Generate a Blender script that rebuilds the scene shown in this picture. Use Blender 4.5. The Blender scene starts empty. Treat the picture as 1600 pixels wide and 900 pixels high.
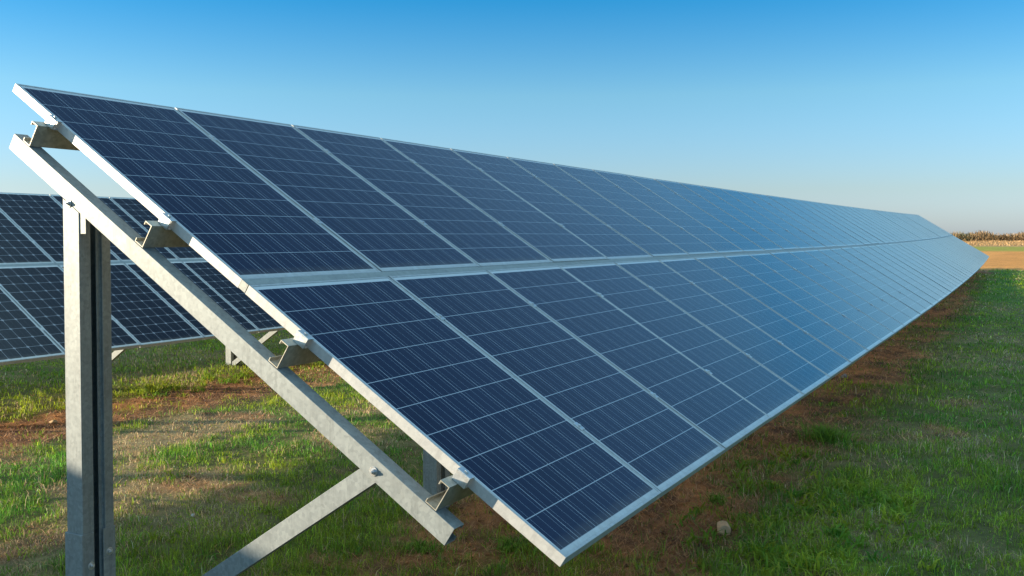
import bpy, bmesh, math, random
import numpy as np
from mathutils import Vector, Matrix

random.seed(7); RNG = np.random.default_rng(7)
S = bpy.context.scene
COL = S.collection
R = math.radians

# ------------------------------------------------------------------ camera
F_PX = 1531.2; YAW = R(28.167); PITCH = R(1.744)
CAM = Vector((-3.113, -4.433, -0.749))
cd = bpy.data.cameras.new('camera'); cam = bpy.data.objects.new('camera', cd); COL.objects.link(cam)
cd.sensor_width = 36.0; cd.lens = 36.0 * F_PX / 1600.0
cd.shift_y = -(450 - 415) / 1600.0
cd.clip_start = 0.05; cd.clip_end = 9000
fw = Vector((math.cos(YAW)*math.cos(PITCH), math.sin(YAW)*math.cos(PITCH), -math.sin(PITCH)))
rt = Vector((math.sin(YAW), -math.cos(YAW), 0)); up = rt.cross(fw)
cam.matrix_world = Matrix(((rt.x, up.x, -fw.x, CAM.x), (rt.y, up.y, -fw.y, CAM.y), (rt.z, up.z, -fw.z, CAM.z), (0, 0, 0, 1)))
S.camera = cam

# ------------------------------------------------------------------ sky and sun
SUN_EL = R(9.9)
SDIR = Vector((-0.47, 0.88, 0)).normalized() * math.cos(SUN_EL) + Vector((0, 0, math.sin(SUN_EL)))   # towards the sun
w = bpy.data.worlds.new('World'); S.world = w; w.use_nodes = True
nt = w.node_tree; nt.nodes.clear()
sky = nt.nodes.new('ShaderNodeTexSky'); sky.sky_type = 'NISHITA'; sky.sun_disc = False
sky.sun_elevation = SUN_EL
sky.sun_rotation = math.atan2(SDIR.x, SDIR.y)
sky.altitude = 0; sky.air_density = 1.0; sky.dust_density = 0.4; sky.ozone_density = 2.0
hs = nt.nodes.new('ShaderNodeHueSaturation'); hs.inputs['Saturation'].default_value = 1.1
bg = nt.nodes.new('ShaderNodeBackground'); bg.inputs[1].default_value = 0.15
wo = nt.nodes.new('ShaderNodeOutputWorld')
# tone of this evening's sky by height: muted near the horizon, boosted overhead, out of view, as added ambient fill
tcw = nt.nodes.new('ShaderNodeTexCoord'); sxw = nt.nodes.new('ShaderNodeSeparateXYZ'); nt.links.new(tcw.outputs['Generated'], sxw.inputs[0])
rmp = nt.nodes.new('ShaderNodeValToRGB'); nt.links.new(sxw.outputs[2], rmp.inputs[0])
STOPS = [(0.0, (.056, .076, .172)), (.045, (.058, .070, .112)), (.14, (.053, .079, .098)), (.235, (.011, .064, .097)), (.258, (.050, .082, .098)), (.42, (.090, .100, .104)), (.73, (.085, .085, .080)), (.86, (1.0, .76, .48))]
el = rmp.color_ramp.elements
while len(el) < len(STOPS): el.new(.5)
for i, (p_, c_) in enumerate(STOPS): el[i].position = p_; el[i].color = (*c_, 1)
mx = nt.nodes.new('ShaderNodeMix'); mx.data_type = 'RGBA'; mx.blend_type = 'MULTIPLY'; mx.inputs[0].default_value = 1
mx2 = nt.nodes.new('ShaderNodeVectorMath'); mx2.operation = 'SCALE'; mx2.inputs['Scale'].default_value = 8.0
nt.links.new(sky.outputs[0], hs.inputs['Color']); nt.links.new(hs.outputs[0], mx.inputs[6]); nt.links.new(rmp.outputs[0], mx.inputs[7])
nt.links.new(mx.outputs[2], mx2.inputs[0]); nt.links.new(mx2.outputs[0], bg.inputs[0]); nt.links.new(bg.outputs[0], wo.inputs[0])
sl = bpy.data.lights.new('sun', 'SUN'); sl.energy = 5.0; sl.angle = R(0.5); sl.color = (1.0, 0.83, 0.60)
so = bpy.data.objects.new('sun', sl); COL.objects.link(so)
so.rotation_euler = SDIR.to_track_quat('Z', 'Y').to_euler(); so.location = (-15, 30, 30)
S.view_settings.view_transform = 'Standard'; S.view_settings.look = 'None'
S.view_settings.gamma = 1.0; S.view_settings.exposure = 1.05
S.view_settings.use_curve_mapping = False

# ------------------------------------------------------------------ helpers
def tag(o, label=None, cat=None, group=None, kind=None):
    if label: o['label'] = label
    if cat: o['category'] = cat
    if group: o['group'] = group
    if kind: o['kind'] = kind
    return o

def empty(name, loc=(0, 0, 0)):
    o = bpy.data.objects.new(name, None); COL.objects.link(o); o.location = loc
    o.empty_display_size = 0.2
    return o

def link(name, me, mats, parent=None):
    o = bpy.data.objects.new(name, me); COL.objects.link(o)
    for m in (mats if isinstance(mats, (list, tuple)) else [mats]): me.materials.append(m)
    if parent: o.parent = parent
    return o

def copy_tree(o, parent=None):
    c = o.copy(); COL.objects.link(c); c.parent = parent
    for ch in list(o.children): copy_tree(ch, c)
    return c

def box(bm, x0, x1, y0, y1, z0, z1, mi=0):
    vs = [bm.verts.new(p) for p in ((x0,y0,z0),(x1,y0,z0),(x1,y1,z0),(x0,y1,z0),(x0,y0,z1),(x1,y0,z1),(x1,y1,z1),(x0,y1,z1))]
    for f in ((0,3,2,1),(4,5,6,7),(0,1,5,4),(1,2,6,5),(2,3,7,6),(3,0,4,7)):
        fc = bm.faces.new([vs[i] for i in f]); fc.material_index = mi

def strip_poly(path, th):
    """closed outline of a folded sheet: polyline path with thickness th to its left side"""
    n = len(path); P = [Vector(p) for p in path]; off = []
    for i in range(n):
        d0 = (P[i]-P[i-1]).normalized() if i > 0 else None
        d1 = (P[i+1]-P[i]).normalized() if i < n-1 else None
        if d0 is None: nn = Vector((-d1.y, d1.x)); off.append(P[i]+nn*th)
        elif d1 is None: nn = Vector((-d0.y, d0.x)); off.append(P[i]+nn*th)
        else:
            n0 = Vector((-d0.y, d0.x)); n1 = Vector((-d1.y, d1.x)); m = (n0+n1).normalized()
            off.append(P[i]+m*(th/max(0.3, m.dot(n0))))
    return P, off

def sweep(bm, path, th, frames):
    """frames: list of functions (a,b)->Vector ; folded sheet swept through them"""
    P, Q = strip_poly(path, th); n = len(P)
    rings = []
    for fr in frames:
        rings.append(([bm.verts.new(fr(p.x, p.y)) for p in P], [bm.verts.new(fr(p.x, p.y)) for p in Q]))
    for (a0, b0), (a1, b1) in zip(rings, rings[1:]):
        for i in range(n-1):
            bm.faces.new((a0[i], a0[i+1], a1[i+1], a1[i])); bm.faces.new((b0[i+1], b0[i], b1[i], b1[i+1]))
        bm.faces.new((a0[0], a1[0], b1[0], b0[0])); bm.faces.new((a0[-1], b0[-1], b1[-1], a1[-1]))
    for (a, b) in (rings[0], rings[-1]):
        for i in range(n-1):
            bm.faces.new((a[i], b[i], b[i+1], a[i+1]))

def done(bm, name, bevel=0):
    bmesh.ops.recalc_face_normals(bm, faces=bm.faces)
    if bevel:
        es = [e for e in bm.edges if len(e.link_faces) == 2 and e.calc_face_angle(0) > 0.6]
        bmesh.ops.bevel(bm, geom=es, offset=bevel, segments=1, affect='EDGES', profile=0.5)
    me = bpy.data.meshes.new(name); bm.to_mesh(me); bm.free(); return me

ONES = ['', 'first', 'second', 'third', 'fourth', 'fifth', 'sixth', 'seventh', 'eighth', 'ninth', 'tenth', 'eleventh', 'twelfth', 'thirteenth', 'fourteenth', 'fifteenth', 'sixteenth', 'seventeenth', 'eighteenth', 'nineteenth']
TENS = {2: ('twentieth', 'twenty'), 3: ('thirtieth', 'thirty'), 4: ('fortieth', 'forty'), 5: ('fiftieth', 'fifty')}
def ordn(k):
    if k < 20: return ONES[k]
    t, o = divmod(k, 10)
    return TENS[t][0] if o == 0 else TENS[t][1] + '-' + ONES[o]

# ------------------------------------------------------------------ node helper
class NT:
    def __init__(s, name):
        s.m = bpy.data.materials.new(name); s.m.use_nodes = True; s.t = s.m.node_tree; s.t.nodes.clear()
        s.out = s.t.nodes.new('ShaderNodeOutputMaterial')
    def n(s, typ, **kw):
        x = s.t.nodes.new(typ)
        for k, v in kw.items(): setattr(x, k, v)
        return x
    def l(s, a, b): s.t.links.new(a, b)
    def setin(s, node, key, v):
        if isinstance(v, bpy.types.NodeSocket): s.l(v, node.inputs[key])
        elif v is not None: node.inputs[key].default_value = v
    def math(s, op, a, b=None, c=None, clamp=False):
        x = s.n('ShaderNodeMath', operation=op); x.use_clamp = clamp
        s.setin(x, 0, a); s.setin(x, 1, b)
        if c is not None: s.setin(x, 2, c)
        return x.outputs[0]
    def mix(s, f, a, b, mode='MIX'):
        x = s.n('ShaderNodeMix', data_type='RGBA', blend_type=mode)
        s.setin(x, 0, f); s.setin(x, 6, a); s.setin(x, 7, b); return x.outputs[2]
    def noise(s, vec, scale, detail=3, rough=.5):
        x = s.n('ShaderNodeTexNoise'); s.setin(x, 'Vector', vec)
        x.inputs['Scale'].default_value = scale; x.inputs['Detail'].default_value = detail; x.inputs['Roughness'].default_value = rough
        return x.outputs[0]
    def ramp(s, f, stops):
        x = s.n('ShaderNodeValToRGB'); s.l(f, x.inputs[0]); e = x.color_ramp.elements
        while len(e) < len(stops): e.new(0.5)
        for i, (p, c) in enumerate(stops): e[i].position = p; e[i].color = c if len(c) == 4 else (*c, 1)
        return x.outputs[0]
    def bsdf(s, **kw):
        p = s.n('ShaderNodeBsdfPrincipled')
        for k, v in kw.items(): s.setin(p, k.replace('_', ' '), v)
        s.l(p.outputs[0], s.out.inputs[0]); return p
    def bump(s, h, strength, dist, node):
        b = s.n('ShaderNodeBump'); b.inputs['Strength'].default_value = strength; b.inputs['Distance'].default_value = dist
        s.l(h, b.inputs['Height']); s.l(b.outputs[0], node.inputs['Normal'])

def c4(*c): return (*c, 1.0)

# module layout in metres
W = 1.000; P_ = 1.012; L = 1.742; GAP = 0.045; TH = 0.045; LIP = 0.012
TILT = R(32.316); CT, ST = math.cos(TILT), math.sin(TILT)

def cell_material(name, cellcol, cellcol2, linecol, barcol, gapw, barw, cross, diamond, margin, spec_rough):
    k = NT(name)
    tc = k.n('ShaderNodeTexCoord').outputs['Object']
    sx = k.n('ShaderNodeSeparateXYZ'); k.l(tc, sx.inputs[0])
    X, Y = sx.outputs[0], k.math('MULTIPLY', sx.outputs[1], -1.0)
    m0x = 0.021; px = (W - 2*m0x) / 6; m0y = 0.034; py = (L - 2*m0y) / 10
    cx = k.math('DIVIDE', k.math('SUBTRACT', X, m0x), px); cy = k.math('DIVIDE', k.math('SUBTRACT', Y, m0y), py)
    fx = k.math('FRACT', cx); fy = k.math('FRACT', cy)
    # distance to nearest border in metres
    bx = k.math('MULTIPLY', k.math('MINIMUM', fx, k.math('SUBTRACT', 1.0, fx)), px)
    by = k.math('MULTIPLY', k.math('MINIMUM', fy, k.math('SUBTRACT', 1.0, fy)), py)
    gx = k.math('LESS_THAN', bx, gapw * 0.5); gy = k.math('LESS_THAN', by, cross * 0.5)
    g = k.math('MAXIMUM', gx, gy)
    if diamond:
        g = k.math('MAXIMUM', g, k.math('LESS_THAN', k.math('ADD', bx, by), diamond))
    # bus bars
    f3 = k.math('FRACT', k.math('MULTIPLY', fx, 3.0))
    bb = k.math('MULTIPLY', k.math('ABSOLUTE', k.math('SUBTRACT', f3, 0.5)), px/3)
    bar = k.math('LESS_THAN', bb, barw * 0.5)
    # outside the cell field
    ox = k.math('MAXIMUM', k.math('LESS_THAN', cx, 0.0), k.math('GREATER_THAN', cx, 6.0))
    oy = k.math('MAXIMUM', k.math('LESS_THAN', cy, 0.0), k.math('GREATER_THAN', cy, 10.0))
    outm = k.math('MAXIMUM', ox, oy)
    # per cell tone
    cb = k.n('ShaderNodeCombineXYZ'); k.l(k.math('FLOOR', cx), cb.inputs[0]); k.l(k.math('FLOOR', cy), cb.inputs[1])
    oi = k.n('ShaderNodeObjectInfo'); k.l(k.math('MULTIPLY', oi.outputs['Random'], 50.0), cb.inputs[2])
    wn = k.n('ShaderNodeTexWhiteNoise', noise_dimensions='3D'); k.l(cb.outputs[0], wn.inputs[0])
    vo = k.n('ShaderNodeTexVoronoi'); k.l(tc, vo.inputs['Vector']); vo.inputs['Scale'].default_value = 90
    sv = k.n('ShaderNodeSeparateColor'); k.l(vo.outputs['Color'], sv.inputs[0])
    tone = k.math('ADD', k.math('MULTIPLY', wn.outputs[0], 0.55), k.math('MULTIPLY', sv.outputs[0], 0.45))
    c = k.mix(tone, c4(*cellcol), c4(*cellcol2))
    # fingers: faint fine stripes across the bars
    c = k.mix(bar, c, c4(*barcol)); c = k.mix(g, c, c4(*linecol)); c = k.mix(outm, c, c4(*margin))
    # dust on the glass
    dust = k.noise(tc, 2.2, 5, .6)
    c = k.mix(k.math('MULTIPLY', k.math('POWER', dust, 2.0), 0.04), c, c4(.30, .30, .28))
    edge = k.math('SUBTRACT', 1.0, k.math('DIVIDE', k.math('SUBTRACT', L-LIP, Y), 0.075), clamp=True)
    dn = k.noise(tc, 16, 6, .7)
    dirt = k.math('MULTIPLY', edge, k.math('MULTIPLY', k.math('POWER', dn, 1.5), 1.0), clamp=True)
    c = k.mix(dirt, c, c4(.20, .17, .13))
    spk = k.n('ShaderNodeTexVoronoi'); k.l(tc, spk.inputs['Vector']); spk.inputs['Scale'].default_value = 7
    ss = k.n('ShaderNodeSeparateColor'); k.l(spk.outputs['Color'], ss.inputs[0])
    sp = k.math('MULTIPLY', k.math('LESS_THAN', k.math('ADD', spk.outputs['Distance'], k.math('MULTIPLY', dn, 0.05)), 0.052), k.math('GREATER_THAN', k.math('FRACT', k.math('ADD', ss.outputs[0], oi.outputs['Random'])), 0.972))
    c = k.mix(sp, c, c4(.45, .45, .42))
    p = k.bsdf(Base_Color=c, Roughness=spec_rough, IOR=1.45)
    p.inputs['Specular IOR Level'].default_value = 0.36
    p.inputs['Sheen Weight'].default_value = .60; p.inputs['Sheen Roughness'].default_value = .22; p.inputs['Sheen Tint'].default_value = (.80, .86, .88, 1)
    r = k.noise(tc, 6, 4, .6)
    k.l(k.math('ADD', k.math('MULTIPLY', r, 0.10), spec_rough - 0.05), p.inputs['Roughness'])
    return k.m

def galv(name, base, dark, rough=.5, metallic=.35, warm=None):
    k = NT(name)
    tc = k.n('ShaderNodeTexCoord').outputs['Object']
    vo = k.n('ShaderNodeTexVoronoi'); k.l(tc, vo.inputs['Vector']); vo.inputs['Scale'].default_value = 70
    sv = k.n('ShaderNodeSeparateColor'); k.l(vo.outputs['Color'], sv.inputs[0])
    nz = k.noise(tc, 5, 6, .65)
    n2 = k.noise(tc, 24, 5, .6)
    f = k.math('ADD', k.math('MULTIPLY', sv.outputs[0], 0.30), k.math('ADD', k.math('MULTIPLY', nz, 0.6), k.math('MULTIPLY', n2, 0.3)))
    c = k.ramp(f, [(0.30, dark), (0.80, base)])
    mp = k.n('ShaderNodeMapping'); k.l(tc, mp.inputs[0]); mp.inputs['Scale'].default_value = (9, 9, 1.2)
    stk = k.noise(mp.outputs[0], 3, 6, .7)
    c = k.mix(k.math('MULTIPLY', k.math('SUBTRACT', stk, 0.5, clamp=True), 2.0, clamp=True), c, c4(*[a*.55 for a in dark]))
    st = k.noise(tc, 1.7, 6, .7)
    c = k.mix(k.math('MULTIPLY', k.math('SUBTRACT', st, 0.56, clamp=True), 2.2, clamp=True), c, c4(*[a*.9+b for a, b in zip(dark, (.05, .025, -.01))]))
    p = k.bsdf(Base_Color=c, Metallic=metallic)
    k.l(k.math('ADD', k.math('MULTIPLY', n2, 0.25), rough - 0.12), p.inputs['Roughness'])
    k.bump(n2, 0.12, 0.002, p)
    return k.m

M = {}
M['poly'] = cell_material('blue_cells', (.0020, .006, .028), (.0035, .011, .042), (.40, .44, .48), (.22, .27, .33), .0028, .0017, .0038, 0, (.62, .64, .64), .13)
M['mono'] = cell_material('black_cells', (.005, .006, .012), (.009, .010, .018), (.34, .34, .36), (.09, .095, .11), .0045, .0014, .0045, .020, (.82, .80, .74), .16)
M['alu'] = galv('frame_aluminium', (.50, .51, .50), (.40, .41, .41), .42, .12)
M['back'] = galv('white_backsheet', (.70, .70, .68), (.6, .6, .6), .6, 0)
M['galv'] = galv('galvanised_steel', (.30, .335, .335), (.185, .21, .215), .5, .15)
M['galv2'] = galv('purlin_steel', (.50, .48, .41), (.30, .29, .24), .5, .35)
M['strip'] = galv('strip_steel', (.34, .36, .34), (.25, .27, .26), .5, .15)
M['bolt'] = galv('zinc_bolt', (.8, .8, .78), (.6, .6, .6), .3, .7)

# ------------------------------------------------------------------ terrain
def sstep(a, b, x):
    t = np.clip((x-a)/(b-a), 0, 1); return t*t*(3-2*t)

def vnoise(x, y, seed):
    x = np.asarray(x, float); y = np.asarray(y, float)
    xi = np.floor(x).astype(np.int64); yi = np.floor(y).astype(np.int64); xf = x-xi; yf = y-yi
    def h(i, j):
        v = (i*374761393 + j*668265263 + seed*1274126177) & 0xffffffff
        v = ((v ^ (v >> 13)) * 1274126177) & 0xffffffff
        return ((v ^ (v >> 16)) & 0xffff) / 65535.0
    u = xf*xf*(3-2*xf); v = yf*yf*(3-2*yf)
    return (h(xi, yi)*(1-u)+h(xi+1, yi)*u)*(1-v) + (h(xi, yi+1)*(1-u)+h(xi+1, yi+1)*u)*v

def fbm(x, y, seed, oct=4):
    s = 0; a = .5; t = 0
    for o in range(oct):
        s = s + a*vnoise(x*2**o, y*2**o, seed+o*17); t += a; a *= .5
    return s/t

def ground_z(x, y):
    x = np.asarray(x, float); y = np.asarray(y, float)
    z = -2.80 + 0.42*sstep(8, 48, x) + 0.92*sstep(40, 190, x)
    z = z - 0.12*sstep(0.5, 7, y) + 0.10*sstep(-4, -9, y)*0
    near = 1 - sstep(40, 70, x)
    z = z + near*(0.05*(fbm(x*.6, y*.6, 3)-.5) + 0.05*(fbm(x*3, y*3, 5)-.5))
    z = z + near*.035*(sstep(-3.0, -2.5, y)*sstep(-.4, -1.0, y)+sstep(4.3, 4.7, y)*sstep(6.6, 6.0, y))*(fbm(x*7, y*7, 7, 3)-.5)
    return z

def cover(x, y):
    """soil, dry grass and lush weights: what grows or lies where"""
    wob = (fbm(x*.45, y*.45, 11)-.5)*1.6 + (fbm(x*1.8, y*1.8, 13)-.5)*1.1
    yy = y + wob*0.55
    def band(c, hw, soft): return 1 - sstep(hw-soft, hw+soft, np.abs(yy-c))
    grow = sstep(10, 40, x)
    soil = np.maximum(band(-1.65, 1.08, .28), band(5.35, 1.0, .30))
    soil = soil*(0.75+0.25*sstep(.30, .5, fbm(x*.9+3, y*.9, 21)))
    soil = np.clip(soil+(fbm(x*5, y*5, 23)-.5)*1.0*(soil > .04)*(soil < .96), 0, 1)
    holes = sstep(.58, .72, fbm(x*1.3, y*1.3, 31)); soil = np.maximum(soil*(1-.6*holes), .55*sstep(.66, .74, fbm(x*1.1+9, y*1.1, 37))*(y < 6))
    dry = sstep(.46, .66, fbm(x*.8+5, y*.8, 41)) * (0.35 + 0.65*band(2.9, 1.5, .9))
    lush = sstep(.45, .65, fbm(x*.7+1, y*.7+8, 51))
    return soil, dry, lush

def lin(a, b, t): return a[None, :]*(1-t[:, None]) + b[None, :]*t[:, None]
SOIL = np.array((.58, .285, .12)); SOIL2 = np.array((.13, .075, .050)); THATCH = np.array((.115, .115, .042)); DRYC = np.array((.50, .36, .21))
FIELD = np.array((.74, .335, .105)); FIELD2 = np.array((.55, .24, .075)); FGREEN = np.array((.34, .32, .07)); STRAW = np.array((.46, .29, .135))

def make_ground():
    def axis(lo, hi, step, far_lo, far_hi, g=1.12):
        a = list(np.arange(lo, hi, step)); s = step; v = a[-1]
        while v < far_hi: s = min(s*g, 260); v += s; a.append(v)
        s = step; v = lo; b = []
        while v > far_lo: s = min(s*g, 260); v -= s; b.append(v)
        return np.array(b[::-1]+a)
    xs = axis(-2, 16, .07, -2500, 4500, 1.05); ys = axis(-6, 10, .07, -3500, 3500, 1.07)
    nx, ny = len(xs), len(ys)
    Xg, Yg = np.meshgrid(xs, ys, indexing='ij'); X = Xg.ravel(); Y = Yg.ravel()
    Z = ground_z(X, Y)
    soil, dry, lush = cover(X, Y)
    mott = fbm(X*4, Y*4, 61)
    base = lin(THATCH*.8, THATCH*1.5, mott)
    base = base*(1-dry[:, None]*.6) + DRYC[None]*.75*dry[:, None]*.6
    sc = lin(SOIL2, SOIL, np.clip(fbm(X*2.2, Y*2.2, 71)*1.6+fbm(X*11, Y*11, 73)*1.2-1.08, 0, 1))
    col = base*(1-soil[:, None]) + sc*soil[:, None]
    mid = sstep(18, 34, X); gmid = lin(np.array((.065, .135, .032)), np.array((.11, .19, .038)), fbm(X*.5, Y*1.5, 81))
    mid = mid*(1-soil)
    col = col*(1-mid[:, None]) + gmid*mid[:, None]
    wx = X + (fbm(X*.1, Y*.1, 91)-.5)*1.2
    fld = lin(FIELD2, FIELD, np.clip(fbm(X*.16, Y*.35, 95)*1.6-.1, 0, 1))
    t = sstep(49.0, 49.8, wx)[:, None]; col = col*(1-t)+fld*t
    t = (sstep(92, 96, wx)*(1-sstep(112, 116, wx)))[:, None]; col = col*(1-t)+FGREEN*t
    t = sstep(112, 118, wx)[:, None]; col = col*(1-t)+STRAW*t
    me = bpy.data.meshes.new('ground')
    idx = np.arange(nx*ny).reshape(nx, ny)
    q = np.stack([idx[:-1, :-1], idx[1:, :-1], idx[1:, 1:], idx[:-1, 1:]], -1).reshape(-1, 4)
    mesh_np(me, np.stack([X, Y, Z], -1), q, col)
    me.polygons.foreach_set('use_smooth', np.ones(len(q), bool))
    return me

def mesh_np(me, V, faces, col=None):
    me.vertices.add(len(V)); me.vertices.foreach_set('co', V.astype(np.float32).ravel())
    fs = faces if isinstance(faces, list) else [faces]
    li = np.concatenate([f.ravel() for f in fs]); tot = np.concatenate([np.full(len(f), f.shape[1]) for f in fs])
    st = np.concatenate([[0], np.cumsum(tot)[:-1]])
    me.loops.add(len(li)); me.loops.foreach_set('vertex_index', li.astype(np.int32))
    me.polygons.add(len(tot)); me.polygons.foreach_set('loop_start', st.astype(np.int32)); me.polygons.foreach_set('loop_total', tot.astype(np.int32))
    me.update(calc_edges=True)
    if col is not None:
        a = me.color_attributes.new('tint', 'FLOAT_COLOR', 'POINT')
        c = np.concatenate([np.clip(col, 0, 1), np.ones((len(col), 1))], 1).astype(np.float32)
        a.data.foreach_set('color', c.ravel())

k = NT('field_soil_and_grass')
at = k.n('ShaderNodeAttribute', attribute_name='tint')
geo = k.n('ShaderNodeNewGeometry').outputs['Position']
n1 = k.noise(geo, 9, 8, .7); n2 = k.noise(geo, 45, 6, .7); n3 = k.noise(geo, 1.2, 5, .6)
f = k.math('ADD', k.math('ADD', k.math('MULTIPLY', n1, 0.9), k.math('MULTIPLY', n2, 0.8)), k.math('MULTIPLY', n3, .5))
fac = k.ramp(k.math('MULTIPLY', f, 0.45), [(0.30, (.35, .35, .35)), (0.72, (1.75, 1.7, 1.6))])
c = k.mix(1.0, at.outputs['Color'], fac, 'MULTIPLY')
p = k.bsdf(Base_Color=c, Roughness=.95); p.inputs['Specular IOR Level'].default_value = .1
k.bump(k.math('ADD', n1, n2), .9, .03, p)
M['ground'] = k.m
g = link('ground', make_ground(), M['ground']); tag(g, kind='structure')

def blade_mat(name, trans=.42):
    k = NT(name)
    at = k.n('ShaderNodeAttribute', attribute_name='tint')
    d = k.n('ShaderNodeBsdfPrincipled'); k.l(at.outputs['Color'], d.inputs['Base Color']); d.inputs['Roughness'].default_value = .55
    d.inputs['Specular IOR Level'].default_value = .25
    t = k.n('ShaderNodeBsdfTranslucent'); k.l(at.outputs['Color'], t.inputs['Color'])
    m = k.n('ShaderNodeMixShader'); m.inputs[0].default_value = trans
    k.l(d.outputs[0], m.inputs[1]); k.l(t.outputs[0], m.inputs[2]); k.l(m.outputs[0], k.out.inputs[0]); return k.m
M['blade'] = blade_mat('grass_blades'); M['litter'] = blade_mat('dead_stalks', .15); M['scrub'] = blade_mat('scrub_twigs', .15)

def blades(name, x, y, z, h, wd, lean, col, mat, curl=.5):
    n = len(x); a = RNG.uniform(0, 2*np.pi, n); la = RNG.uniform(0, 2*np.pi, n)
    dx, dy = np.cos(a)*wd/2, np.sin(a)*wd/2
    lx, ly = np.cos(la)*lean, np.sin(la)*lean
    vz = np.sqrt(np.maximum(0.02, 1-lean**2))
    V = np.zeros((n, 5, 3))
    V[:, 0] = np.stack([x-dx, y-dy, z-.01], -1); V[:, 1] = np.stack([x+dx, y+dy, z-.01], -1)
    mx, my, mz = x+lx*h*.5, y+ly*h*.5, z+vz*h*.58
    V[:, 2] = np.stack([mx+dx*.8, my+dy*.8, mz], -1); V[:, 3] = np.stack([mx-dx*.8, my-dy*.8, mz], -1)
    V[:, 4] = np.stack([x+lx*h*(1+curl), y+ly*h*(1+curl), z+vz*h*(1-curl*lean)], -1)
    b = np.arange(n)*5
    q = np.stack([b, b+1, b+2, b+3], -1); t = np.stack([b+3, b+2, b+4], -1)
    me = bpy.data.meshes.new(name); mesh_np(me, V.reshape(-1, 3), [q, t], np.repeat(col, 5, 0))
    return link(name, me, mat)

def scatter(n, r0, r1, a0, a1):
    r = np.exp(RNG.uniform(np.log(r0), np.log(r1), n)); a = RNG.uniform(R(a0), R(a1), n)
    return CAM.x+r*np.cos(a), CAM.y+r*np.sin(a), r

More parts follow.
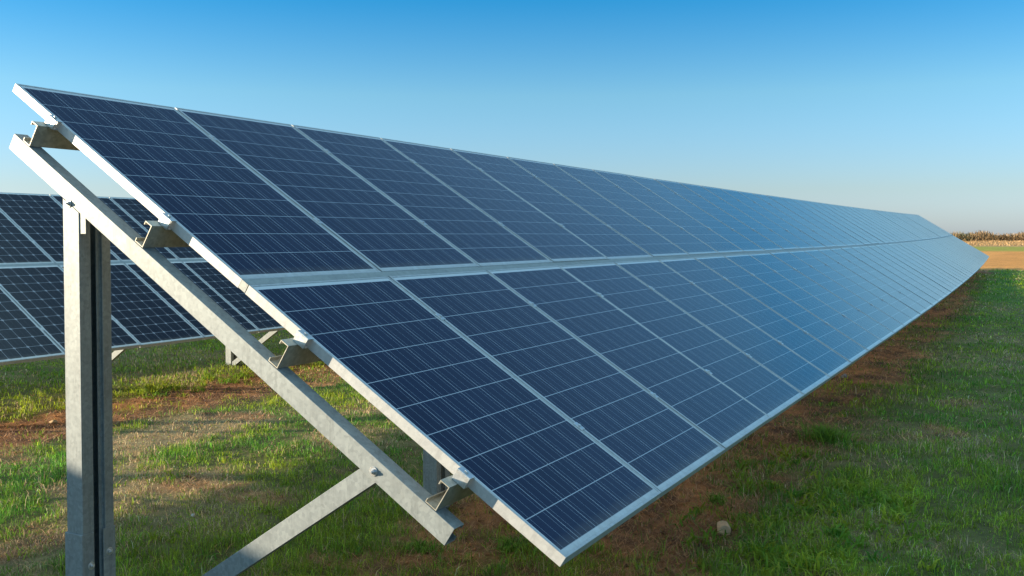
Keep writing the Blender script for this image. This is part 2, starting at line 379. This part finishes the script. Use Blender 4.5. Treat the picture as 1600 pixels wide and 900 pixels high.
def grass():
    # green grass
    x, y, r = scatter(850000, 2.6, 52, -14, 66)
    soil, dry, lush = cover(x, y)
    clump = fbm(x*7, y*7, 101); keep = (RNG.random(len(x)) < (1-.90*soil)*(1-.75*soil*(y > 3))*(.25+1.2*sstep(.25,.7,clump))*(1-.3*dry)) & (x < 49.2+ (clump-.5)) & (y < 26)
    x, y, r, soil, dry, lush, clump = [v[keep] for v in (x, y, r, soil, dry, lush, clump)]
    n = len(x); h = (.022+.060*RNG.random(n)**1.5)*(.35+1.15*sstep(.3,.75,clump)+.6*lush)*(1-.35*dry)
    wd = np.maximum(.0032, r*.00055)*RNG.uniform(.7, 1.4, n)
    lean = RNG.uniform(.1, .85, n)
    A = np.array((.105, .270, .024)); B = np.array((.36, .42, .024)); C = np.array((.060, .185, .050)); Dd = np.array((.56, .41, .24))
    t = np.clip(fbm(x*.9+30, y*.9, 111)*2.2-.6+.35*(fbm(x*3.3, y*3.3, 113)-.5)*2+.55*np.exp(-((y-6.9)/.9)**2)+RNG.normal(0, .22, n), 0, 1)  # part of the sunlit band's golden tone is tinted into the blades
    col = lin(A, B, t); u = np.clip(RNG.normal(.25, .3, n), 0, 1); col = col*(1-u[:, None]*.6)+C[None]*u[:, None]*.6
    isdry = RNG.random(n) < (.06+.78*dry); col[isdry] = Dd*RNG.uniform(.55, 1.15, (isdry.sum(), 1))
    col = col*(RNG.lognormal(0, .38, n)[:, None])*(.62+.8*fbm(x*5, y*5, 117))[:, None]
    o = blades('grass', x, y, ground_z(x, y), h, wd, lean, col, M['blade'])
    tag(o, 'short green and yellowing grass covering the ground between the panel rows', 'grass', kind='stuff')
    # dead stalks lying on the bare soil and the dry patches
    x, y, r = scatter(420000, 2.6, 45, -14, 66)
    soil, dry, lush = cover(x, y); keep = (RNG.random(len(x)) < np.clip(.05+.9*soil+.4*dry, 0, 1)*(.3+fbm(x*5, y*5, 121))) & (x < 50) & (y < 26)
    x, y, r, soil = x[keep], y[keep], r[keep], soil[keep]; n = len(x)
    h = RNG.uniform(.03, .11, n); wd = np.maximum(.0026, r*.00045); lean = RNG.uniform(.85, .997, n)
    ca = np.array((.80, .45, .21)); cb = np.array((.22, .12, .065)); col = lin(cb, ca, RNG.random(n)**1.3)*(.45+1.1*fbm(x*2.4, y*4.0, 127))[:, None]
    o = blades('dry_litter', x, y, ground_z(x, y)+.012, h, wd, lean, col, M['litter'], curl=.2)
    tag(o, 'brown dead stalks and thatch lying on the bare soil strips', 'dry grass', kind='stuff')
    # crumbs and clods of soil
    x, y, r = scatter(70000, 2.6, 34, -14, 66)
    soil, dry, lush = cover(x, y); keep = (RNG.random(len(x)) < np.clip(soil-.15, 0, 1)*(.15+fbm(x*3, y*3, 141)**2*2)) & (x < 48) & (y < 16)
    x, y, r = x[keep], y[keep], r[keep]; n = len(x)
    sz = np.maximum(.006+.020*RNG.random(n)**3.5, r*.0006)
    oc = np.array([(1, 0, 0), (-1, 0, 0), (0, 1, 0), (0, -1, 0), (0, 0, 1), (0, 0, -.5)], float)
    V = oc[None]*RNG.uniform(.55, 1.25, (n, 6, 1))*sz[:, None, None]; V = V+RNG.normal(0, .12, (n, 6, 3))*sz[:, None, None]
    V[:, :, 2] *= .7; V += np.stack([x, y, ground_z(x, y)+sz*.2], -1)[:, None]
    fa = np.array([(0, 2, 4), (2, 1, 4), (1, 3, 4), (3, 0, 4), (2, 0, 5), (1, 2, 5), (3, 1, 5), (0, 3, 5)])
    me = bpy.data.meshes.new('soil_clods'); col = lin(SOIL2, SOIL*1.15, RNG.random(n))
    mesh_np(me, V.reshape(-1, 3), (fa[None]+np.arange(n)[:, None, None]*6).reshape(-1, 3), np.repeat(col, 6, 0))
    o = link('soil_clods', me, M['ground']); tag(o, 'brown crumbs and clods scattered over the bare soil strips', 'soil clods', kind='stuff')
    # low leafy weeds
    x, y, r = scatter(2600, 2.8, 24, -12, 62)
    soil, dry, lush = cover(x, y)
    keep = RNG.random(len(x)) < (.1+.5*lush)*(1-.6*soil)
    extra = [(RNG.uniform(2.7, 5.4), -3.15+RNG.normal(0, .28)) for _ in range(110)]+[(RNG.uniform(3.2, 6.5), -2.45+RNG.normal(0, .12)) for _ in range(22)]+[(RNG.uniform(5.5, 11), 6.3+RNG.normal(0, .25)) for _ in range(80)]
    x = np.concatenate([x[keep], [e[0] for e in extra]]); y = np.concatenate([y[keep], [e[1] for e in extra]])
    keep = (x < 40); x, y = x[keep], y[keep]
    X = []; Y = []; H = []; Wd = []; Ln = []; Cc = []
    for i in range(len(x)):
        m = RNG.integers(14, 30); rr = RNG.uniform(.05, .14)
        X.append(x[i]+RNG.normal(0, rr*.6, m)); Y.append(y[i]+RNG.normal(0, rr*.6, m))
        big = 1.5 if i >= len(x)-212 else 1.0
        H.append(RNG.uniform(.03, .085, m)*(.7+rr*4)*big); Wd.append(RNG.uniform(.007, .014, m)*big); Ln.append(RNG.uniform(.3, .9, m))
        tt = RNG.random(); base = np.array((.10, .25, .025))*(1-tt)+np.array((.36, .40, .030))*tt
        Cc.append(base[None]*RNG.uniform(.7, 1.3, (m, 1)))
    X, Y, H, Wd, Ln, Cc = map(np.concatenate, (X, Y, H, Wd, Ln, Cc))
    o = blades('leafy_weeds', X, Y, ground_z(X, Y), H, Wd, Ln, Cc, M['blade'])
    tag(o, 'low leafy yellow-green weeds growing through the grass', 'weeds', kind='stuff')
grass()

def tuft(x, y, rad, hh, n, label):
    a = RNG.uniform(0, 2*np.pi, n); rr = rad*np.clip(np.abs(RNG.normal(0, .7, n)), 0, 1.5)
    X = x+rr*np.cos(a)*.6; Y = y+rr*np.sin(a)*.6
    col = np.array((.20, .36, .040))[None]*RNG.uniform(.4, 1.4, (n, 1))
    o = blades('grass_tuft', X-x, Y-y, ground_z(X, Y)-float(ground_z(x, y)), hh*RNG.uniform(.5, 1, n), RNG.uniform(.005, .010, n), RNG.uniform(.3, .93, n), col, M['blade'])
    o.location = (x, y, float(ground_z(x, y))); tag(o, label, 'grass tuft', 'bright grass tufts')
tuft(6.95, -2.60, .30, .27, 620, 'bright green tuft of long grass beside the brown soil right of the panels')
tuft(4.2, -2.28, .14, .12, 100, 'small green tuft in the bare brown soil just under the panel edge')
tuft(2.45, -1.45, .20, .15, 150, 'green tuft under the lowest corner of the nearest panel')
tuft(2.15, -0.95, .22, .14, 130, 'green tuft at the bottom edge between the brace and the panel corner')

# far scrub and straw
def far_growth():
    n = 90000
    y = RNG.uniform(-70, 110, n); x = 158+RNG.uniform(0, 7, n)+(fbm(y*.05, y*0+1, 131)-.5)*5
    hh = (.70+1.0*fbm(y*.22, y*0+3, 133)**1.2)*RNG.uniform(.5, 1.1, n)*1.15
    gz = ground_z(x, y)
    base = gz+hh*RNG.uniform(0, .75, n)
    pal = np.array([(.16, .105, .055), (.26, .17, .08), (.40, .26, .13), (.13, .12, .055)])
    ki = np.clip((fbm(y*.35, y*0+7, 137)*5.6-1 + RNG.normal(0, .6, n)).astype(int), 0, 3)
    col = pal[ki]*RNG.uniform(.6, 1.4, (n, 1))
    o = blades('scrub', x, y, base, hh*.5, np.full(n, .08), RNG.uniform(.1, .8, n), col, M['scrub'])
    tag(o, 'long brown line of bare scrub and reeds on the horizon', 'scrub', kind='stuff')
    n = 45000
    y = RNG.uniform(-70, 110, n); x = RNG.uniform(118, 160, n)
    col = STRAW[None]*RNG.uniform(.55, 1.25, (n, 1))
    o = blades('straw', x, y, ground_z(x, y), RNG.uniform(.12, .35, n), np.full(n, .05), RNG.uniform(.1, .6, n), col, M['scrub'])
    tag(o, 'pale straw stubble standing in front of the far scrub', 'straw', kind='stuff')
far_growth()

# ------------------------------------------------------------------ stones
def stone(x, y, s, label, col=(.42, .33, .25), seed=1, sq=.75):
    bm = bmesh.new(); bmesh.ops.create_icosphere(bm, subdivisions=3, radius=s); rnd = random.Random(seed)
    pl = [(Vector((rnd.gauss(0, 1), rnd.gauss(0, 1), rnd.gauss(0, .8))).normalized(), s*rnd.uniform(.55, .9)) for _ in range(11)]
    for v in bm.verts:
        for nn, d in pl:
            e = v.co.dot(nn)-d
            if e > 0: v.co -= nn*e
        v.co.z *= sq; v.co.x *= 1.15
        v.co += v.co.normalized()*s*.05*rnd.uniform(-1, 1)*.5
    me = done(bm, 'stone')
    k = NT('stone_surface'); tc = k.n('ShaderNodeTexCoord').outputs['Object']
    nz = k.noise(tc, 14, 8, .7)
    c = k.ramp(nz, [(.3, tuple(a*.55 for a in col)), (.7, col)])
    p = k.bsdf(Base_Color=c, Roughness=.9); k.bump(nz, .6, .02, p)
    o = link('stone', me, k.m); o.location = (x, y, float(ground_z(x, y))+s*.35); o.rotation_euler = (rnd.uniform(-.3, .3), rnd.uniform(-.3, .3), rnd.uniform(0, 6))
    tag(o, label, 'stone', 'stones lying on the soil')
stone(3.50, -2.549, .064, 'largest stone, buff and angular, on brown soil below the panel edge', (.78, .49, .27), 3, .95)
stone(2.55, -2.30, .022, 'small pale stone at the bottom edge below the nearest panel corner', (.5, .42, .3), 5)
stone(4.27, 5.50, .055, 'pale flat stone on orange soil left of the first post', (.52, .36, .19), 8, .5)
stone(11.6, -2.0, .05, 'small grey stone far along the dark soil strip', (.42, .38, .36), 9)
stone(2.06, .99, .017, 'tiny white stone in the shaded grass right of the first post', (.68, .68, .64), 12)

# ------------------------------------------------------------------ rows
def bend(u):
    s = max(0.0, (u-8.0)/37.0); return 0.40*s*s, 0.21*s*s     # lateral, vertical: the row follows the terrain

ROWS = dict(front=(0.0, 0.0), back=(7.93, -0.16), rear=(20.4, -0.34))  # rear row stays out of view, added for the shadow it casts
def rowpt(row, u, v, n):
    y0, z0 = ROWS[row]; by, bz = bend(u)
    return Vector((u, y0+by-v*CT-n*ST, z0+bz-v*ST+n*CT))
def rowmat(row, u, v, n):
    o = rowpt(row, u, v, n); ex = (rowpt(row, u+.6, v, n)-rowpt(row, u+.4, v, n)).normalized()
    ey = Vector((0, CT, ST)); ez = ex.cross(ey).normalized(); ey = ez.cross(ex)
    return Matrix(((ex.x, ey.x, ez.x, o.x), (ex.y, ey.y, ez.y, o.y), (ex.z, ey.z, ez.z, o.z), (0, 0, 0, 1)))

def frame_mesh():
    bm = bmesh.new()
    a = 0.0015
    for (x0, x1) in ((0, LIP), (W-LIP, W)): box(bm, x0, x1, -L, 0, -TH, 0)
    for (y0, y1) in ((-LIP, -.0), (-L, -L+LIP)): box(bm, LIP, W-LIP, y0, y1, -TH, 0)
    for (x0, x1) in ((LIP, .032), (W-.032, W-LIP)): box(bm, x0, x1, -L+LIP, -LIP, -TH, -TH+.002)
    return done(bm, 'frame', .0012)
def laminate_mesh():
    bm = bmesh.new()
    box(bm, LIP, W-LIP, -L+LIP, -LIP, -.010, -.003, 1)
    bm.faces.ensure_lookup_table()
    for f in bm.faces:
        if all(v.co.z > -.004 for v in f.verts): f.material_index = 0
    me = bpy.data.meshes.new('cell_sheet'); bm.to_mesh(me); bm.free(); return me
def midclamp_mesh():
    bm = bmesh.new(); box(bm, -.018, .018, -.025, .025, 0.0005, .004); 
    bmesh.ops.create_cone(bm, cap_ends=True, segments=6, radius1=.008, radius2=.008, depth=.007, matrix=Matrix.Translation((0, 0, .0075)))
    box(bm, -.005, .005, -.025, .025, -TH, .0005)
    return done(bm, 'clamp', .0008)
def endclamp_mesh():
    bm = bmesh.new()
    box(bm, -.030, .010, -.032, .032, 0.0005, .005)       # tongue over the lip
    box(bm, -.030, -.024, -.032, .032, -TH, .0005)
    box(bm, -.030, -.001, -.032, .032, -TH-.0, -TH+.006)
    bmesh.ops.create_cone(bm, cap_ends=True, segments=6, radius1=.009, radius2=.009, depth=.009, matrix=Matrix.Translation((-.012, 0, .009)))
    return done(bm, 'clamp', .001)

FR = frame_mesh(); MC = midclamp_mesh(); EC = endclamp_mesh()
LAM = {'poly': laminate_mesh(), 'mono': laminate_mesh()}
FR.materials.append(M['alu']); MC.materials.append(M['bolt']); EC.materials.append(M['bolt'])
for kx in LAM: LAM[kx].materials.append(M[kx]); LAM[kx].materials.append(M['back'])
PURL = [0.36, 1.25, 2.155, 3.05]

def obj(name, me, parent, loc=None):
    o = bpy.data.objects.new(name, me); COL.objects.link(o); o.parent = parent
    if loc: o.location = loc
    return o
def panel(row, u, line, kindp, clamps, first, jit):
    v0 = 0 if line == 'upper' else L+GAP
    root = empty('solar_panel'); root.matrix_world = rowmat(row, u, v0, random.uniform(-jit, jit)) @ Matrix.Rotation(random.gauss(0, .0011), 4, 'X') @ Matrix.Rotation(random.gauss(0, .0014), 4, 'Y')
    obj('frame', FR, root); obj('cell_sheet', LAM[kindp], root)
    for pv in PURL:
        if v0 < pv < v0+L and clamps:
            obj('clamp', MC, root, (W+(P_-W)/2, -(pv-v0), 0))
            if first: obj('clamp', EC, root, (0, -(pv-v0), 0))
    return root
def build_row(row, n0, n1, kindp, desc, group, clamps):
    for i in range(n0, n1):
        for line in ('upper', 'lower'):
            r = panel(row, i*P_, line, kindp, clamps and i < 14, i == (0 if row == 'front' else n0), .0012)
            if row == 'rear': lab = 'dark solar panel of the rear array hidden behind the back array'
            else: lab = f'{desc} solar panel, {ordn(i-n0+1)} from the near end in the {line} line of the {row} array'
            tag(r, lab, 'solar panel', group)
NF = 45
build_row('front', 0, NF, 'poly', 'blue', 'blue panels of the front array', True)
build_row('back', -10, NF, 'mono', 'dark', 'dark panels of the back array', True)
build_row('rear', -16, NF, 'mono', 'dark', 'panels of the hidden rear array', False)

# purlins: long folded rails under the panels
def purlin(row, u0, u1, v, label, group):
    bm = bmesh.new(); n0 = -TH-.0005; n1 = -.157
    path = [(-.045, n0-.018), (-.045, n0), (0, n0), (0, n1), (-.055, n1), (-.055, n1+.018)]   # (dv, n)
    us = [u0] + [u for u in np.arange(math.ceil(u0/3)*3+.001, u1, 3.036)] + [u1]
    sweep(bm, path, -.0035, [(lambda a, b, u=u: rowpt(row, u, v+a, b)) for u in us])
    o = link('purlin', done(bm, 'purlin'), M['galv2']); tag(o, label, 'steel rail', group)
PN = ['top', 'second from top', 'third from top', 'bottom']
for row, n0 in (('front', 0), ('back', -10), ('rear', -16)):
    for i, v in enumerate(PURL):
        purlin(row, n0*P_-.087, NF*P_+.08, v, f'{PN[i]} galvanised rail running under the panels of the {row} array', f'rails of the {row} array')
def cover_strip(row, n0, label):
    bm = bmesh.new()
    v0 = L+.0006; v1 = L+GAP-.003; us = [n0*P_+.0] + [float(u) for u in np.arange(math.ceil(n0*P_/3)*3+.002, NF*P_-.5, 3.036)] + [NF*P_-.02]
    sweep(bm, [(0, -TH+.002), (0, -.003), (v1-v0, -.003), (v1-v0, -TH+.002)], -.002, [(lambda a, b, u=u: rowpt(row, u, v0+a, b)) for u in us])
    bm.faces.ensure_lookup_table()
    u = n0*P_
    vs = [bm.verts.new(rowpt(row, u-.0005, a, b)) for a, b in ((v0, -TH+.002), (v1, -TH+.002), (v1, -.003), (v0, -.003))]; bm.faces.new(vs)
    o = link('cover_strip', done(bm, 'cover_strip'), M['strip']); tag(o, label, 'metal strip', 'strips between the panel lines')
cover_strip('front', 0, 'grey metal strip filling the gap between upper and lower line of the front array')
cover_strip('back', -10, 'thin metal strip between upper and lower line of the back array')

# supports
SP = 3*P_; XR = -.087
def bolt_mesh(r, h):
    bm = bmesh.new(); bmesh.ops.create_cone(bm, cap_ends=True, segments=20, radius1=r*1.55, radius2=r*1.55, depth=h*.3, matrix=Matrix.Translation((0, 0, h*.15)))
    bmesh.ops.create_cone(bm, cap_ends=True, segments=6, radius1=r, radius2=r*.95, depth=h, matrix=Matrix.Translation((0, 0, h*.65)))
    bmesh.ops.create_cone(bm, cap_ends=True, segments=12, radius1=r*.5, radius2=r*.45, depth=h*.6, matrix=Matrix.Translation((0, 0, h*1.4)))
    me = done(bm, 'bolt', .0005); me.materials.append(M['bolt']); return me
BOLT = bolt_mesh(.012, .012)
FOOT = Vector((0, -.5, -2.80))     # empty at the foot of the post, relative to the row origin at that u
def pt(x, v, n): return Vector((x, -v*CT-n*ST, -v*ST+n*CT))-FOOT
def support_master():
    root = empty('support_frame')
    # rafter: lipped channel, web towards -X
    bm = bmesh.new(); nT, nB = -.1605, -.242
    path = [(.070, nT-.020), (.070, nT), (0, nT), (0, nB), (.070, nB), (.070, nB+.020)]
    sweep(bm, path, .0035, [(lambda a, b, v=v: pt(XR+a, v, b)) for v in (.232, 3.148)])
    link('rafter', done(bm, 'rafter', .0012), M['galv'], root)
    # post: lipped channel open towards -Y with inward returns
    bm = bmesh.new(); x0 = XR+.0045; x1 = .083; yb = -.455; yf = -.555; zt = -.66
    path = [(x0+.054, yf+.012), (x0+.054, yf), (x0, yf), (x0, yb), (x1, yb), (x1, yf), (x1-.042, yf), (x1-.042, yf+.016), (x1-.066, yf+.016)]
    def fr(z, k=0):
        def g(a, b):
            zz = z
            if k:   # cut along the rafter underside
                n = nB-.002; v = (-b - n*ST)/CT; zz = -v*ST+n*CT
            return Vector((a, b, zz))-FOOT
        return g
    sweep(bm, path, .004, [fr(-3.5), fr(0, 1)])
    link('post', done(bm, 'post', .0012), M['galv'], root)
    # plate joining post and rafter
    bm = bmesh.new()
    pts = [Vector((x0+.002, -.456, 0)), Vector((x0+.002, -.585, 0))]
    a = [(-.456, -.74), (-.456, -.52), (-.52, -.548), (-.60, -.60), (-.60, -.74)]
    vs0 = [bm.verts.new(Vector((x0+.0005, y, z))-FOOT) for y, z in a]; vs1 = [bm.verts.new(Vector((x0+.006, y, z))-FOOT) for y, z in a]
    bm.faces.new(vs0); bm.faces.new(vs1[::-1])
    for i in range(5): bm.faces.new((vs0[i], vs0[(i+1) % 5], vs1[(i+1) % 5], vs1[i]))
    link('joint_plate', done(bm, 'joint_plate'), M['galv'], root)
    # driven pile sleeving the post foot
    bm = bmesh.new(); X0 = x0-.006; X1 = x1+.006; YB = yb+.010; YF = yf-.002
    path = [(X0+.058, YF), (X0, YF), (X0, YB), (X1, YB), (X1, YF), (X1-.064, YF)]
    sweep(bm, path, .004, [(lambda a, b, z=z: Vector((a, b, z))-FOOT) for z in (-3.6, -2.135)])
    link('pile', done(bm, 'pile', .0012), M['galv'], root)
    # brace: angle section from the rafter down to the post foot
    bm = bmesh.new(); A = Vector((0, -2.214, -1.648)); d = Vector((0, .754, -.50)).normalized(); nn = Vector((0, d.z, -d.y)) * -1
    if nn.z < 0: nn = -nn
    hw = .040
    path = [(.045, -hw), (0, -hw), (0, hw), (.045, hw)]
    xb = XR+.0042
    sweep(bm, path, -.0035, [(lambda a, b, s=s: Vector((xb+a, 0, 0))+A+d*s+nn*b-FOOT) for s in (-.030, 1.98)])
    link('brace', done(bm, 'brace', .0012), M['galv'], root)
    def bolt(p, rot): o = obj('bolt', BOLT, root); o.location = p; o.rotation_euler = rot
    bolt(Vector((XR-.0005, -2.214, -1.648))-FOOT, (0, -math.pi/2, 0))
    bolt(Vector((XR-.0005, -.495, -.600))-FOOT, (0, -math.pi/2, 0))
    bolt(Vector((X0+.045, YF-.001, -2.29))-FOOT, (math.pi/2, 0, 0))
    bolt(Vector((X1-.030, YF-.001, -2.25))-FOOT, (math.pi/2, 0, 0))
    return root
sup0 = support_master(); first = True
for row, k0, k1 in (('front', 0, 15), ('back', -3, 15), ('rear', -5, 15)):
    for kk in range(k0, k1+1):
        xs = kk*SP
        if kk == k1: xs = NF*P_-.45
        s = sup0 if first else copy_tree(sup0); first = False
        s.location = rowpt(row, xs, 0, 0)+FOOT
        if row == 'rear': lab = 'galvanised support of the rear array hidden behind the back array'
        else: lab = f'galvanised steel support, {ordn(kk-k0+1)} from the near end, carrying the {row} array'
        tag(s, lab, 'steel support', f'steel supports of the {row} array')
# drop the mesh-level duplicates' empties' default names is not needed: names repeat with Blender's suffix
